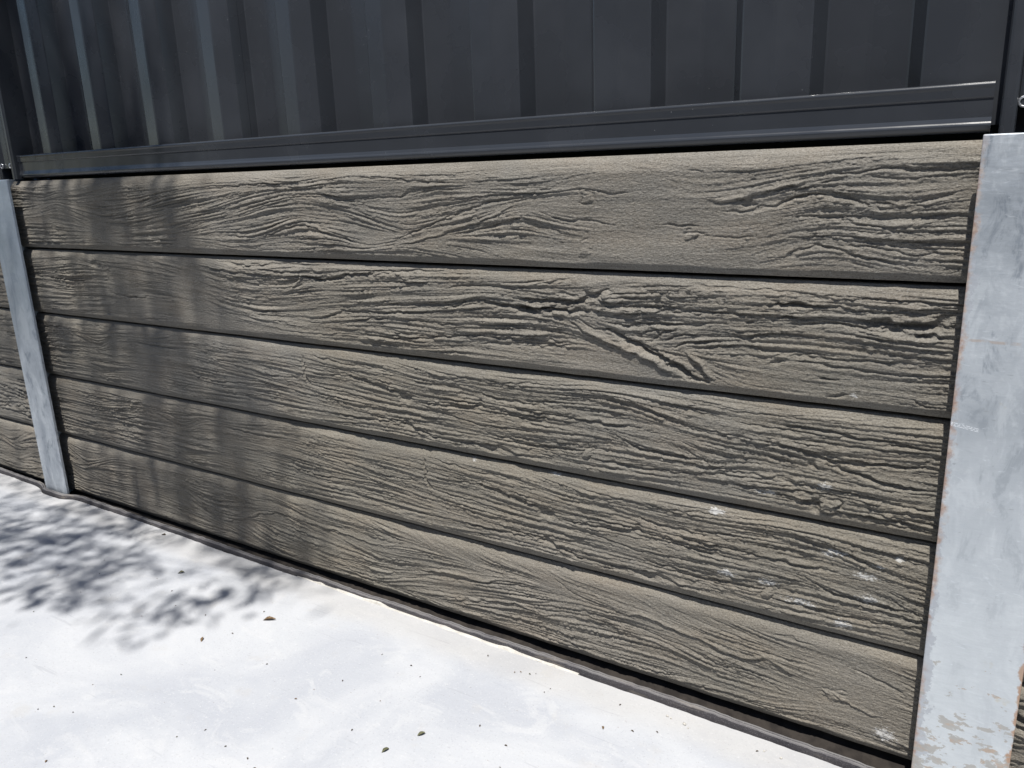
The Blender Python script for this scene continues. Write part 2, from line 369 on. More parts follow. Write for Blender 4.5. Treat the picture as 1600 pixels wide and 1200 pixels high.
# ------------------------------------------------------------------ cast wood-grain relief
# Every stroke was measured on the wall face: millimetres along the wall and above the sleeper's foot.
# g groove, r ridge, f grain direction only: (kind, depth mm, width mm, polyline); p pit, b bump: (kind, depth, 0, (x, z, rx, rz))
STROKES = {
 1: [
  ('f',3.0,4.0,(179,147,248,163,296,154)),
  ('f',3.0,4.0,(132,108,203,124,247,130,272,113)),
  ('f',3.0,4.0,(189,85,250,76)),
  ('f',3.0,4.0,(301,107,384,85)),
  ('f',3.0,4.0,(314,85,397,63)),
  ('f',3.0,4.0,(529,96,715,141,878,158)),
  ('f',3.0,4.0,(612,70,786,96,947,129,1092,150)),
  ('f',3.0,4.0,(553,49,738,61,902,91,1017,119,1157,140)),
  ('g',2.5,4.0,(880,168,1026,165,1161,167,1287,173)),
  ('f',3.0,4.0,(1105,186,1148,167)),
  ('f',3.0,4.0,(1029,183,1067,164)),
  ('f',3.0,4.0,(898,72,1050,105,1155,132,1284,152)),
  ('f',3.0,4.0,(60,154,148,153)),
  ('f',3.0,4.0,(20,48,156,50)),
  ('f',3.0,4.0,(743,48,858,62,939,87,1051,110,1157,140)),
  ('f',3.0,4.0,(750,43,852,38,963,22,1033,12)),
  ('g',3.0,4.6,(931,51,1004,47,1112,71,1181,87)),
  ('f',3.0,4.0,(965,35,1141,42,1270,48)),
  ('f',3.0,4.0,(1084,105,1166,114,1275,88)),
  ('f',3.0,4.0,(483,64,696,61)),
  ('f',3.0,4.0,(473,26,601,28)),
  ('f',3.0,4.0,(38,66,118,67)),
  ('f',3.0,4.0,(23,24,158,27)),
  ('f',3.0,4.0,(519,59,703,91,869,115)),
  ('f',3.0,4.0,(608,55,865,96,1020,133)),
  ('r',3.0,4.6,(1060,43,1166,76,1231,79,1319,56,1388,42)),
  ('g',3.0,4.6,(1260,64,1331,54,1387,37)),
  ('f',3.0,4.0,(1356,13,1483,45)),
  ('g',4.0,5.8,(1483,45,1559,73,1646,100,1717,120,1798,131)),
  ('r',3.0,4.6,(1488,37,1594,61,1692,85,1802,125)),
  ('f',3.0,4.0,(1488,37,1591,25,1664,13)),
  ('f',3.0,4.0,(1642,46,1713,40,1772,22,1820,20)),
  ('g',2.5,4.0,(1682,70,1797,96,1826,86)),
  ('f',3.0,4.0,(1068,92,1236,114,1382,92,1490,64)),
  ('f',3.0,4.0,(1075,128,1208,140,1327,117,1501,68)),
  ('f',3.0,4.0,(1300,139,1440,104)),
  ('g',2.0,3.4,(1497,132,1560,147)),
  ('f',3.0,4.0,(1826,86,1909,63)),
  ('g',2.0,3.4,(1827,107,1889,86,1909,82)),
  ('f',3.0,4.0,(1821,45,1888,47)),
  ('f',3.0,4.0,(1191,25,1316,32,1431,22)),
  ('f',3.0,4.0,(1548,120,1648,134,1741,144)),
  ('f',3.0,4.0,(1519,92,1598,112,1695,134)),
  ('g',3.0,4.6,(1375,175,1469,174,1510,167,1577,162)),
  ('g',2.5,4.0,(1500,168,1650,162)),
  ('f',3.0,4.0,(1583,185,1641,176,1721,179,1783,179)),
  ('g',3.0,4.6,(1271,145,1346,130,1465,133,1507,134,1575,145)),
  ('f',3.0,4.0,(1639,146,1719,144,1824,139)),
  ('r',2.5,4.0,(1578,124,1648,132,1781,140)),
  ('f',3.0,4.0,(1149,171,1244,169,1371,189)),
  ('f',3.0,4.0,(1075,128,1178,149,1331,147)),
  ('g',3.0,4.6,(1882,140,1938,143,1972,135,2017,138)),
  ('b',3.0,0,(1925,129,12,10)),
  ('g',2.5,4.0,(2118,171,2148,167)),
  ('g',2.0,3.4,(2148,167,2231,165)),
  ('r',4.0,8.0,(2150,122,2189,124,2235,136,2280,146,2337,149)),
  ('g',3.5,5.2,(2167,104,2202,103,2261,115,2304,126,2339,127)),
  ('g',3.0,4.6,(2072,82,2144,80)),
  ('g',2.5,4.0,(2138,64,2229,64)),
  ('g',3.0,4.6,(1844,102,1893,88,1937,89,1987,79)),
  ('f',3.0,4.0,(1902,159,1961,167,2031,172)),
  ('f',3.0,4.0,(2017,179,2109,141)),
  ('p',5.0,0,(2214,115,16,4)),
  ('b',4.0,0,(2124,64,12,7)),
  ('g',2.0,3.4,(1913,52,1937,55)),
  ('f',3.0,4.0,(1974,66,2068,60)),
  ('g',1.5,2.8,(1851,73,1901,61)),
  ('f',3.0,4.0,(1774,89,1810,93,1839,71)),
  ('f',3.0,4.0,(2227,31,2264,50,2299,60,2343,58)),
  ('f',3.0,4.0,(2229,62,2284,78,2341,85)),
  ('b',2.0,0,(1924,31,12,4)),
  ('g',4.0,5.8,(2319,155,2372,159,2422,163,2463,159,2525,158)),
  ('g',3.0,4.6,(2244,133,2287,146,2314,150)),
  ('g',4.0,5.8,(2311,135,2345,130,2384,115,2439,110)),
  ('g',3.0,4.6,(2246,111,2316,129,2350,123,2406,110)),
  ('g',3.0,4.6,(2439,110,2467,118,2505,127)),
  ('f',3.0,4.0,(2273,104,2328,114,2385,101,2428,92,2469,96,2498,105,2516,101)),
  ('g',2.5,4.0,(2247,88,2294,96,2341,95,2386,85,2429,76,2470,79,2486,81,2515,74)),
  ('f',3.0,4.0,(2247,74,2330,87,2375,78,2420,67,2451,65,2511,66)),
  ('g',2.5,4.0,(2248,57,2296,65,2336,66,2388,52,2443,42,2514,42)),
  ('g',4.0,5.8,(2249,30,2320,53,2344,50,2390,36,2451,22)),
  ('f',3.0,4.0,(2298,29,2345,37,2386,24,2409,14)),
  ('f',3.0,4.0,(2448,54,2511,53)),
  ('g',2.5,4.0,(2381,153,2434,145,2464,149,2522,152)),
  ('g',2.0,3.4,(2372,28,2413,18)),
  ('f',3.0,4.0,(2243,157,2314,164,2380,169)),
 ],
 2: [
  ('f',3.0,4.0,(28,176,304,189)),
  ('f',3.0,4.0,(22,127,317,132)),
  ('g',3.0,4.6,(299,172,384,155,461,152)),
  ('p',4.0,0,(376,160,25,8)),
  ('g',4.0,5.8,(423,86,515,76,608,84)),
  ('p',4.0,0,(515,76,28,7)),
  ('f',3.0,4.0,(406,62,579,74)),
  ('g',2.5,4.0,(13,37,150,42)),
  ('f',3.0,4.0,(767,139,904,115,1015,113,1121,121,1177,133)),
  ('g',5.0,7.0,(838,172,951,162,1059,161,1121,158)),
  ('g',7.0,8.0,(889,189,991,177,1132,187,1261,186)),
  ('f',3.0,4.0,(795,156,891,124,1052,122)),
  ('g',8.0,8.0,(1194,161,1257,155)),
  ('r',4.0,5.0,(1202,173,1193,152,1156,127)),
  ('f',3.0,4.0,(898,84,1043,68,1244,58)),
  ('f',3.0,4.0,(917,65,1025,47,1107,34)),
  ('f',3.0,4.0,(1072,70,1248,86)),
  ('f',3.0,4.0,(590,186,755,159)),
  ('g',7.0,9.0,(1206,157,1263,155,1338,167,1438,179,1603,186)),
  ('g',5.0,7.0,(1047,175,1129,168,1183,172)),
  ('f',3.0,4.0,(1042,141,1163,132)),
  ('f',3.0,4.0,(1149,80,1269,106,1362,120,1532,137)),
  ('g',5.0,7.0,(1218,61,1316,86,1418,94,1582,101)),
  ('g',4.0,5.8,(1256,56,1356,70,1473,87)),
  ('g',4.0,5.8,(1395,104,1503,115,1634,118,1684,141)),
  ('f',3.0,4.0,(1607,174,1756,180,1908,186)),
  ('f',3.0,4.0,(1695,158,1800,155,1907,146)),
  ('g',8.0,10.0,(1684,133,1777,125,1821,122,1886,122)),
  ('p',7.0,0,(1808,117,22,7)),
  ('g',4.0,5.8,(1489,82,1570,81,1651,78)),
  ('g',4.5,6.4,(1411,34,1567,49,1679,60,1819,62,1906,63)),
  ('g',4.0,5.8,(1679,46,1906,59)),
  ('f',3.0,4.0,(1063,60,1229,43,1413,48)),
  ('f',3.0,4.0,(1521,13,1592,28)),
  ('g',4.0,5.8,(1865,158,1907,153)),
  ('g',3.0,4.6,(1814,167,1908,190)),
  ('g',3.0,4.6,(1585,152,1685,161,1823,164)),
  ('g',8.0,11.0,(1768,142,1856,141,1899,140,1940,158,1971,167)),
  ('p',6.0,0,(1940,155,16,7)),
  ('g',8.0,9.0,(1767,122,1856,124,1931,125)),
  ('p',6.0,0,(1803,117,22,7)),
  ('g',4.0,5.8,(1856,113,1881,107)),
  ('g',5.0,6.0,(1939,133,2018,139,2127,149)),
  ('b',5.0,0,(1971,151,23,10)),
  ('g',5.5,7.0,(1951,119,2055,133,2195,142,2351,139)),
  ('g',6.0,8.0,(1955,112,2003,104,2056,114,2110,114,2186,121)),
  ('g',12.0,15.0,(1971,97,2018,77,2064,63,2101,45,2130,26,2159,19)),
  ('r',5.0,6.0,(1987,92,2037,73,2093,53,2123,40)),
  ('r',5.0,9.0,(1894,108,1947,85,2003,68,2064,48,2112,24,2130,12)),
  ('r',6.0,9.0,(2122,68,2147,46,2169,25)),
  ('g',5.0,5.0,(2018,98,2056,110,2114,113)),
  ('g',5.0,5.0,(2033,92,2063,102,2074,92)),
  ('g',5.0,5.0,(2056,80,2078,99,2100,101)),
  ('g',5.0,5.0,(2078,82,2100,94,2142,99)),
  ('g',5.0,6.0,(2093,69,2122,85,2184,92)),
  ('g',4.0,5.8,(2125,77,2211,85)),
  ('p',5.0,0,(2216,127,11,5)),
  ('g',4.5,6.4,(2190,108,2214,98,2261,112,2353,110)),
  ('g',4.5,6.4,(2221,87,2263,81,2355,83)),
  ('g',3.0,4.6,(2137,179,2258,181,2349,176)),
  ('g',6.0,8.0,(2253,160,2350,160)),
  ('p',4.0,0,(2270,62,13,5)),
  ('g',3.0,4.6,(2336,45,2357,45)),
  ('g',3.0,4.6,(2295,67,2356,70)),
  ('f',3.0,4.0,(1766,91,1889,88)),
  ('g',4.0,5.8,(1765,55,1889,58)),
  ('f',3.0,4.0,(1889,85,2018,47,2049,28)),
  ('f',3.0,4.0,(1920,183,2018,190,2116,194)),
  ('p',4.0,0,(2137,182,14,7)),
  ('g',4.0,5.8,(1769,169,1912,186)),
  ('g',3.0,4.6,(1898,115,1947,97,1987,96)),
  ('f',3.0,4.0,(2252,184,2393,184,2511,185)),
  ('g',6.0,8.2,(2253,164,2290,161,2321,160)),
  ('g',4.0,5.8,(2322,158,2418,156,2512,158)),
  ('g',10.0,18.0,(2388,142,2441,136,2483,140,2518,153)),
  ('g',5.0,7.0,(2254,135,2303,141)),
  ('g',4.0,5.8,(2279,129,2351,134,2420,125)),
  ('g',5.0,7.0,(2463,126,2513,125)),
  ('f',3.0,4.0,(2255,112,2376,106)),
  ('g',3.0,4.6,(2252,174,2325,175,2416,175,2511,169)),
  ('g',4.0,5.8,(2257,75,2355,77,2509,82)),
  ('g',4.0,5.8,(2300,66,2379,64,2458,62,2511,65)),
  ('p',3.5,0,(2273,59,9,4)),
  ('p',4.5,0,(2350,46,14,3)),
  ('g',4.0,5.8,(2347,16,2382,22)),
  ('g',3.5,5.2,(2470,26,2494,19,2511,20)),
 ],
 3: [
  ('g',4.0,5.8,(10,164,159,169)),
  ('g',3.0,4.6,(186,183,441,178,556,187)),
  ('g',5.0,7.0,(481,149,619,147,731,146)),
  ('f',3.0,4.0,(569,165,799,189,1026,172,1133,177)),
  ('f',3.0,4.0,(-12,137,285,160)),
  ('g',3.0,4.6,(561,96,633,97)),
  ('g',3.0,4.6,(203,67,508,73)),
  ('f',3.0,4.0,(757,148,983,138,1161,136)),
  ('g',4.0,5.8,(664,78,855,71,1011,84)),
  ('g',4.0,5.0,(1173,171,1178,118,1195,95)),
  ('g',4.0,5.8,(1025,121,1059,110,1158,115)),
  ('f',3.0,4.0,(786,129,1154,90)),
  ('f',3.0,4.0,(19,23,297,27)),
  ('g',3.0,4.6,(-14,98,235,101)),
  ('g',5.0,6.0,(1171,181,1174,132,1184,91)),
  ('g',3.0,4.6,(1180,177,1295,164,1427,168)),
  ('f',3.0,4.0,(1012,171,1153,174)),
  ('g',6.0,7.0,(1240,137,1341,136,1457,121,1497,117)),
  ('p',6.0,0,(1482,106,14,14)),
  ('g',6.0,7.0,(1506,100,1619,106,1671,108)),
  ('g',3.0,4.6,(1386,164,1427,166)),
  ('g',5.0,7.0,(1663,146,1697,137,1769,133,1904,147)),
  ('p',5.0,0,(1678,113,13,8)),
  ('g',3.0,4.6,(1463,181,1624,167,1770,171,1904,182)),
  ('g',3.0,4.6,(1183,103,1336,92,1454,84)),
  ('f',3.0,4.0,(986,28,1197,15,1390,33)),
  ('g',3.0,4.6,(983,6,1196,10)),
  ('g',5.0,7.0,(1386,51,1496,48)),
  ('g',6.0,7.0,(1247,42,1367,44,1490,47)),
  ('p',5.0,0,(1490,45,17,8)),
  ('g',5.0,7.0,(1496,44,1561,26,1635,28)),
  ('g',3.0,4.6,(986,26,1267,45)),
  ('f',3.0,4.0,(1110,75,1332,58)),
  ('p',6.0,0,(1706,26,49,10)),
  ('g',4.0,5.8,(1614,25,1666,29)),
  ('g',3.0,4.6,(1566,99,1670,104)),
  ('g',5.0,7.0,(1688,58,1812,48,1902,46)),
  ('g',3.0,4.6,(1511,96,1669,73,1903,83)),
  ('g',5.0,7.0,(1759,120,1851,120,1937,116,2058,118)),
  ('g',6.0,7.0,(1987,97,2035,76,2097,74,2152,76)),
  ('b',5.0,0,(1930,52,11,8)),
  ('g',6.0,8.2,(1817,48,1920,57)),
  ('g',5.0,7.0,(1932,43,2027,39,2164,48)),
  ('g',3.0,4.6,(1757,60,1876,66,1970,77)),
  ('g',5.0,7.0,(2019,162,2118,134,2186,129,2270,128)),
  ('g',4.0,5.8,(2175,128,2238,123,2353,124)),
  ('g',5.0,7.0,(2149,53,2206,60,2338,70)),
  ('g',3.0,4.6,(2115,100,2170,64,2205,78)),
  ('g',4.0,5.8,(2262,102,2311,96)),
  ('g',5.0,7.0,(2207,41,2340,35)),
  ('g',2.5,4.0,(2057,181,2167,174,2332,172)),
  ('g',3.0,4.6,(2202,153,2364,150)),
  ('g',6.0,7.0,(2262,158,2339,159,2433,154,2517,152)),
  ('g',7.0,8.0,(2264,128,2316,122,2366,111,2437,115,2516,122)),
  ('g',8.0,9.0,(2359,105,2396,95,2439,86,2513,85)),
  ('g',4.0,5.8,(2315,136,2412,140,2511,146)),
  ('g',3.0,4.6,(2368,81,2463,75,2511,79)),
  ('b',7.0,0,(2364,33,17,13)),
  ('p',8.0,0,(2341,31,12,11)),
  ('p',5.0,0,(2335,100,12,8)),
  ('g',5.0,7.0,(2382,26,2457,28,2512,24)),
  ('g',5.0,7.0,(2267,63,2369,62,2455,55,2517,57)),
  ('g',3.0,4.6,(2268,48,2345,55)),
  ('g',3.0,4.6,(2262,175,2361,181,2514,190)),
 ],
 5: [
  ('f',3.0,4.0,(5,172,97,132,122,102,261,160)),
  ('f',3.0,4.0,(8,110,96,56,257,72)),
  ('f',3.0,4.0,(-24,48,85,19)),
  ('f',3.0,4.0,(86,96,213,71)),
  ('g',3.0,4.6,(264,60,338,61)),
  ('g',2.0,3.4,(306,135,421,142)),
  ('f',3.0,4.0,(541,113,654,123,692,94)),
  ('g',3.0,4.6,(721,106,782,106,870,130)),
  ('r',3.0,4.6,(721,63,817,71,947,117,1028,140,1170,121)),
  ('f',3.0,4.0,(627,124,738,60,893,35,1038,10,1157,23)),
  ('f',3.0,4.0,(859,75,975,48,1052,54)),
  ('f',3.0,4.0,(709,170,957,171,1177,171)),
  ('r',3.0,4.6,(933,126,1021,141,1158,135,1247,133,1357,126,1446,147)),
  ('f',3.0,4.0,(1020,183,1117,148,1228,139)),
  ('f',3.0,4.0,(1300,187,1423,157,1540,155)),
  ('f',3.0,4.0,(1473,189,1540,155,1568,152)),
  ('f',3.0,4.0,(1598,188,1677,154,1753,145,1897,147)),
  ('f',3.0,4.0,(1525,186,1650,148,1779,152)),
  ('r',4.0,8.0,(1495,93,1593,113,1669,114,1733,135)),
  ('f',3.0,4.0,(925,77,1075,60,1216,49,1349,50)),
  ('f',3.0,4.0,(1159,140,1258,114,1353,89)),
  ('f',3.0,4.0,(1388,118,1595,144)),
  ('f',3.0,4.0,(1380,37,1506,91,1593,108)),
  ('f',3.0,4.0,(1319,10,1473,46,1700,88)),
  ('f',3.0,4.0,(1210,3,1378,20,1498,-10,1555,-30)),
  ('f',3.0,4.0,(1531,36,1751,88,1897,124)),
  ('f',3.0,4.0,(1698,48,1849,78)),
  ('f',3.0,4.0,(911,3,1067,6,1258,-1)),
  ('f',3.0,4.0,(1279,4,1420,0,1528,-7)),
  ('f',3.0,4.0,(1320,21,1529,9,1641,-4)),
  ('r',3.0,4.6,(1532,41,1617,55,1751,83,1849,73)),
  ('f',3.0,4.0,(1593,108,1753,141)),
  ('f',3.0,4.0,(1534,78,1675,113,1727,129)),
  ('f',3.0,4.0,(1671,45,1774,37,1848,21,1895,22)),
  ('f',3.0,4.0,(1745,195,1818,158,1911,142,2020,133,2062,124)),
  ('g',2.5,4.0,(1832,171,1888,140,1991,133)),
  ('r',4.0,6.0,(1982,124,2041,142,2123,129,2162,124,2211,111,2245,109,2276,124,2329,109)),
  ('g',2.5,4.0,(1991,107,2063,106,2143,93,2201,78,2256,88,2310,78,2361,80)),
  ('f',3.0,4.0,(2021,89,2083,95,2144,71,2202,57,2257,64,2328,64)),
  ('g',2.0,3.4,(1933,57,2021,71,2104,76,2183,50,2258,59)),
  ('f',3.0,4.0,(1862,30,1977,34,2063,45)),
  ('f',3.0,4.0,(2041,183,2086,157,2142,139,2188,141)),
  ('r',3.0,4.6,(2041,183,2078,184)),
  ('g',2.5,4.0,(2198,173,2253,161,2323,152)),
  ('f',3.0,4.0,(2181,126,2255,125,2342,126)),
  ('f',3.0,4.0,(1738,26,1839,42,1932,10)),
  ('f',3.0,4.0,(1740,70,1864,106,1991,129)),
  ('r',3.0,4.6,(1740,60,1854,84)),
  ('f',3.0,4.0,(2112,52,2184,37,2295,39,2395,68)),
  ('f',3.0,4.0,(1968,22,2064,13,2184,33)),
  ('g',2.0,3.4,(2286,74,2311,62)),
  ('g',2.5,4.0,(2281,171,2329,175,2360,170)),
  ('r',3.0,4.6,(2284,119,2333,109)),
  ('r',3.0,4.6,(2390,95,2427,79,2460,73,2483,71)),
  ('g',3.0,4.6,(2416,148,2455,140,2478,134,2512,122)),
  ('b',3.0,0,(2399,87,18,9)),
  ('f',3.0,4.0,(2287,39,2388,68)),
  ('f',3.0,4.0,(2285,92,2318,81,2350,85)),
  ('f',3.0,4.0,(2376,171,2493,160)),
 ],
}
RNG = np.random.default_rng(11)
CELL = 0.001
HROW = 0.2
MX0, MX1 = -0.46, 2.66                       # extent of a mould in metres
NX, NZ = int((MX1-MX0)/CELL)+1, int(HROW/CELL)+1

def blur(a, rz, rx):
    def b1(a, r, ax):
        if r < 1: return a
        k = 2*r+1
        pad = [(0, 0), (0, 0)]
        pad[ax] = (r+1, r)
        c = np.cumsum(np.pad(a, pad, mode='reflect'), axis=ax, dtype=np.float64)
        n = a.shape[ax]
        s0 = [slice(None)]*2; s1 = [slice(None)]*2
        s0[ax] = slice(0, n); s1[ax] = slice(k, k+n)
        return ((c[tuple(s1)]-c[tuple(s0)])/k).astype(np.float32)
    for _ in range(2):
        a = b1(b1(a, rz, 0), rx, 1)
    return a

def unit(a):
    return (a-a.mean())/(a.std()+1e-9)

def sstep(x, a, b):
    t = np.clip((x-a)/(b-a), 0, 1)
    return t*t*(3-2*t)

def white():
    return RNG.standard_normal((NZ, NX)).astype(np.float32)

def seg_points(flat):
    p = np.array(flat, float).reshape(-1, 2)/1000.0
    out = []
    for a, b in zip(p[:-1], p[1:]):
        n = max(2, int(np.hypot(*(b-a))/0.012))
        d = (b-a)/np.hypot(*(b-a))
        if d[0] < 0: d = -d
        for t in np.linspace(0, 1, n):
            out.append((*(a+(b-a)*t), *d))
    return out

def make_mould(strokes, smooth_spots, amp, fine, wob):
    X = (MX0+np.arange(NX)*CELL).astype(np.float32)
    Z = (np.arange(NZ)*CELL).astype(np.float32)
    # grain direction on a coarse grid
    cx, cz = np.arange(MX0, MX1+.02, .015), np.arange(0, HROW+.008, .006)
    gx, gz = np.meshgrid(cx, cz)
    pts = []
    for s in strokes:
        if s[0] in 'grf':
            pts += seg_points(s[3])
    P = np.array(pts)
    aw = RNG.standard_normal(gx.shape)
    dx = np.full(gx.shape, 1.0)*60.0
    dz = np.zeros(gx.shape)
    acc = np.full(gx.shape, 60.0)
    for x, z, ux, uz in P:
        if abs(uz) > .75: continue
        w = 1.0/((((gx-x)/.030)**2+((gz-z)/.010)**2+.25)**1.5)*60
        dx += w*ux; dz += w*uz
    th = np.arctan2(dz, dx)
    aw = blur(aw.astype(np.float32), 3, 4)
    th = th+unit(aw)*wob
    # bilinear upsample
    fx = np.clip((X-MX0)/.015, 0, len(cx)-1.001); fz = np.clip(Z/.006, 0, len(cz)-1.001)
    ix, iz = fx.astype(int), fz.astype(int)
    tx, tz = (fx-ix)[None, :], (fz-iz)[:, None]
    def up(a):
        return (a[np.ix_(iz, ix)]*(1-tx)*(1-tz)+a[np.ix_(iz, ix+1)]*tx*(1-tz)
                + a[np.ix_(iz+1, ix)]*(1-tx)*tz+a[np.ix_(iz+1, ix+1)]*tx*tz)
    vx, vz = np.cos(up(th)).astype(np.float32), np.sin(up(th)).astype(np.float32)
    srcs = [unit(blur(white(), 4, 6)), unit(blur(white(), 2, 3)), unit(blur(white(), 1, 1)), unit(white())]
    acc = [s.copy() for s in srcs]
    I, K = np.meshgrid(np.arange(NX, dtype=np.float32), np.arange(NZ, dtype=np.float32))
    STEP = 2.6
    for sg in (1, -1):
        px, pz = I.copy(), K.copy()
        for s in range(44):
            ii = np.clip(px, 0, NX-1).astype(np.int32); kk = np.clip(pz, 0, NZ-1).astype(np.int32)
            idx = kk*NX+ii
            px += sg*STEP*vx.ravel()[idx]; pz += sg*STEP*vz.ravel()[idx]
            ii = np.clip(px+.5, 0, NX-1).astype(np.int32); kk = np.clip(pz+.5, 0, NZ-1).astype(np.int32)
            idx = kk*NX+ii
            for q, (a, src) in enumerate(zip(acc, srcs)):
                if q == 3 and s > 14: continue
                if q == 2 and s > 30: continue
                a += src.ravel()[idx]
    L = [unit(blur(a, 0, 1)) for a in acc]
    # local strength: patches of deep and of shallow grain
    m = unit(blur(white(), 14, 50))
    amap = np.clip(1.0+.38*m, .3, 1.9)
    gxf, gzf = np.meshgrid(X, Z)
    for (sx, sz, rx, rz, k) in smooth_spots:
        d = ((gxf-sx)/rx)**2+((gzf-sz)/rz)**2
        amap *= 1-(1-k)*np.exp(-d**1.5)
    # strands: broad soft ridges, cut by narrow steep grooves
    g1 = -sstep(-L[0], .75, 1.35)
    g2 = -sstep(-L[1], .55, 1.05)
    g3 = -sstep(-L[2], .30, .85)
    r3 = sstep(L[2], .45, 1.10)
    r4 = sstep(L[3], .5, 1.4)
    g4 = -sstep(-L[3], .4, 1.2)
    h = (amp*(.22*np.tanh(L[0]*.8)+.75*g1)+fine*(.20*np.tanh(L[1])+.34*g2)+fine*(.55*g3+1.0*r3)+fine*(.36*g4+.40*r4))*amap
    # small breaks and pits across the grain
    pit = sstep(unit(blur(white(), 1, 2))*.6+unit(blur(white(), 2, 5))*.6, 1.75, 2.5)
    h -= pit*.0016*np.clip(amap+.2, .4, 1.2)
    h += unit(blur(white(), 1, 1))*.00016
    # measured strokes, a little wobbly
    wx = unit(blur(white(), 6, 10))*.0022; wz = unit(blur(white(), 3, 8))*.0013
    jag = unit(blur(white(), 1, 4))
    for s in strokes:
        kind, dep, wid, fl = s
        if kind == 'f': continue
        if kind in 'pb':
            x0, z0, rx, rz = [v/1000.0 for v in fl]
            sl = (slice(max(0, int((z0-3*rz)/CELL)), max(1, int((z0+3*rz)/CELL)+1)),
                  slice(max(0, int((x0-3*rx-MX0)/CELL)), int((x0+3*rx-MX0)/CELL)+1))
            d = np.sqrt(((gxf[sl]+2.2*wx[sl]-x0)/rx)**2+((gzf[sl]+2.2*wz[sl]-z0)/rz)**2)*(1+.08*jag[sl])
            f = 1-sstep(d, .55, 1.25)
            if kind == 'p':
                h[sl] = h[sl]*(1-.5*f)-dep*.001*f*(1+.15*jag[sl])
            else:
                ring = np.exp(-((d-1.2)/.25)**2)
                h[sl] = h[sl]*(1-.25*f)+dep*.0006*f*(1+.3*jag[sl])-dep*.0004*ring*(1+.5*jag[sl])
            continue
        p = np.array(fl, float).reshape(-1, 2)/1000.0
        wd = wid/1000.0*.5
        lo, hi = p.min(0)-3.5*wd-.004, p.max(0)+3.5*wd+.004
        sl = (slice(max(0, int(lo[1]/CELL)), max(1, min(NZ, int(hi[1]/CELL)+2))),
              slice(max(0, int((lo[0]-MX0)/CELL)), min(NX, int((hi[0]-MX0)/CELL)+2)))
        qx, qz = gxf[sl]+wx[sl], gzf[sl]+wz[sl]
        if qx.size == 0: continue
        best = np.full(qx.shape, 1e9, np.float32); par = np.zeros(qx.shape, np.float32); side = np.zeros(qx.shape, np.float32)
        lens = np.hypot(*(p[1:]-p[:-1]).T); tot = lens.sum(); c0 = 0
        for a, b, ln in zip(p[:-1], p[1:], lens):
            d = (b-a)/max(ln, 1e-6)
            t = np.clip((qx-a[0])*d[0]+(qz-a[1])*d[1], 0, ln)
            ex, ez = qx-a[0]-t*d[0], qz-a[1]-t*d[1]
            dd = np.hypot(ex, ez)
            k = dd < best
            best = np.where(k, dd, best); par = np.where(k, (c0+t)/tot, par)
            side = np.where(k, ez*np.sign(d[0]+1e-9), side)
            c0 += ln
        taper = np.clip(np.minimum(par, 1-par)*5, .25, 1)**.7
        w_ = wd*taper*(1+.22*jag[sl])
        if kind == 'g':
            # steep upper wall, gentler lower wall
            ww = np.where(side > 0, w_*.75, w_*1.25)
            f = 1-sstep(best/ww, .35, 1.25)
            lip = np.exp(-((best-1.5*ww)/(.5*ww))**2)
            h[sl] += -dep*(.00085 if dep > 6.5 else .00068)*f*taper+dep*.00016*lip*taper
        else:
            f = np.exp(-(best/(w_*.9))**2)
            under = np.exp(-((best-1.5*w_)/(.5*w_))**2)*(side < 0)
            h[sl] = h[sl]*(1-.45*f)+dep*.00085*f*taper-dep*.0006*under*taper
    # broad unevenness of the cast face
    h += unit(blur(white(), 16, 60))*.0011
    return np.clip(h*.86, -.016, .007).astype(np.float32)

EXTRA3 = [('f', 3, 4, (225, 160, 280, 130, 300, 90, 310, 60)), ('f', 3, 4, (395, 150, 340, 120, 325, 80, 318, 50)),
          ('f', 3, 4, (200, 60, 270, 50, 310, 35, 360, 50, 430, 60)), ('g', 3, 4, (-300, 120, -200, 115, -60, 125)),
          ('g', 4, 5, (-340, 70, -150, 60, 60, 66)), ('g', 3, 4, (-260, 165, -40, 155)), ('g', 3, 4, (-200, 30, 100, 36))]
MOULD = {
    1: make_mould(STROKES[1], [(2.05, .10, .19, .16, .10), (.72, .19, .5, .03, .5), (.30, .10, .14, .12, .55), (1.95, .02, .5, .03, .3)], .0006, .0020, .035),
    2: make_mould(STROKES[2], [(.78, .09, .10, .12, .10), (2.05, .02, .30, .05, .25), (2.35, .04, .16, .05, .45), (.5, .1, .12, .12, .45), (1.0, .02, .3, .03, .4)], .0015, .0021, .045),
    3: make_mould(STROKES[3]+EXTRA3, [(.5, .1, .15, .1, .55)], .0011, .0021, .02),
    5: make_mould(STROKES[5], [(2.42, .10, .13, .16, .13), (.48, .1, .16, .12, .25), (2.1, .18, .3, .03, .4)], .0005, .0020, .035),
}

def sample(mould, xs, zs):
    fx = np.clip((xs-MX0)/CELL, 0, NX-1.001); fz = np.clip(zs/CELL, 0, NZ-1.001)
    ix, iz = fx.astype(int), fz.astype(int)
    tx, tz = (fx-ix)[None, :], (fz-iz)[:, None]
    a = mould
    return (a[np.ix_(iz, ix)]*(1-tx)*(1-tz)+a[np.ix_(iz, ix+1)]*tx*(1-tz)
            + a[np.ix_(iz+1, ix)]*(1-tx)*tz+a[np.ix_(iz+1, ix+1)]*tx*tz)

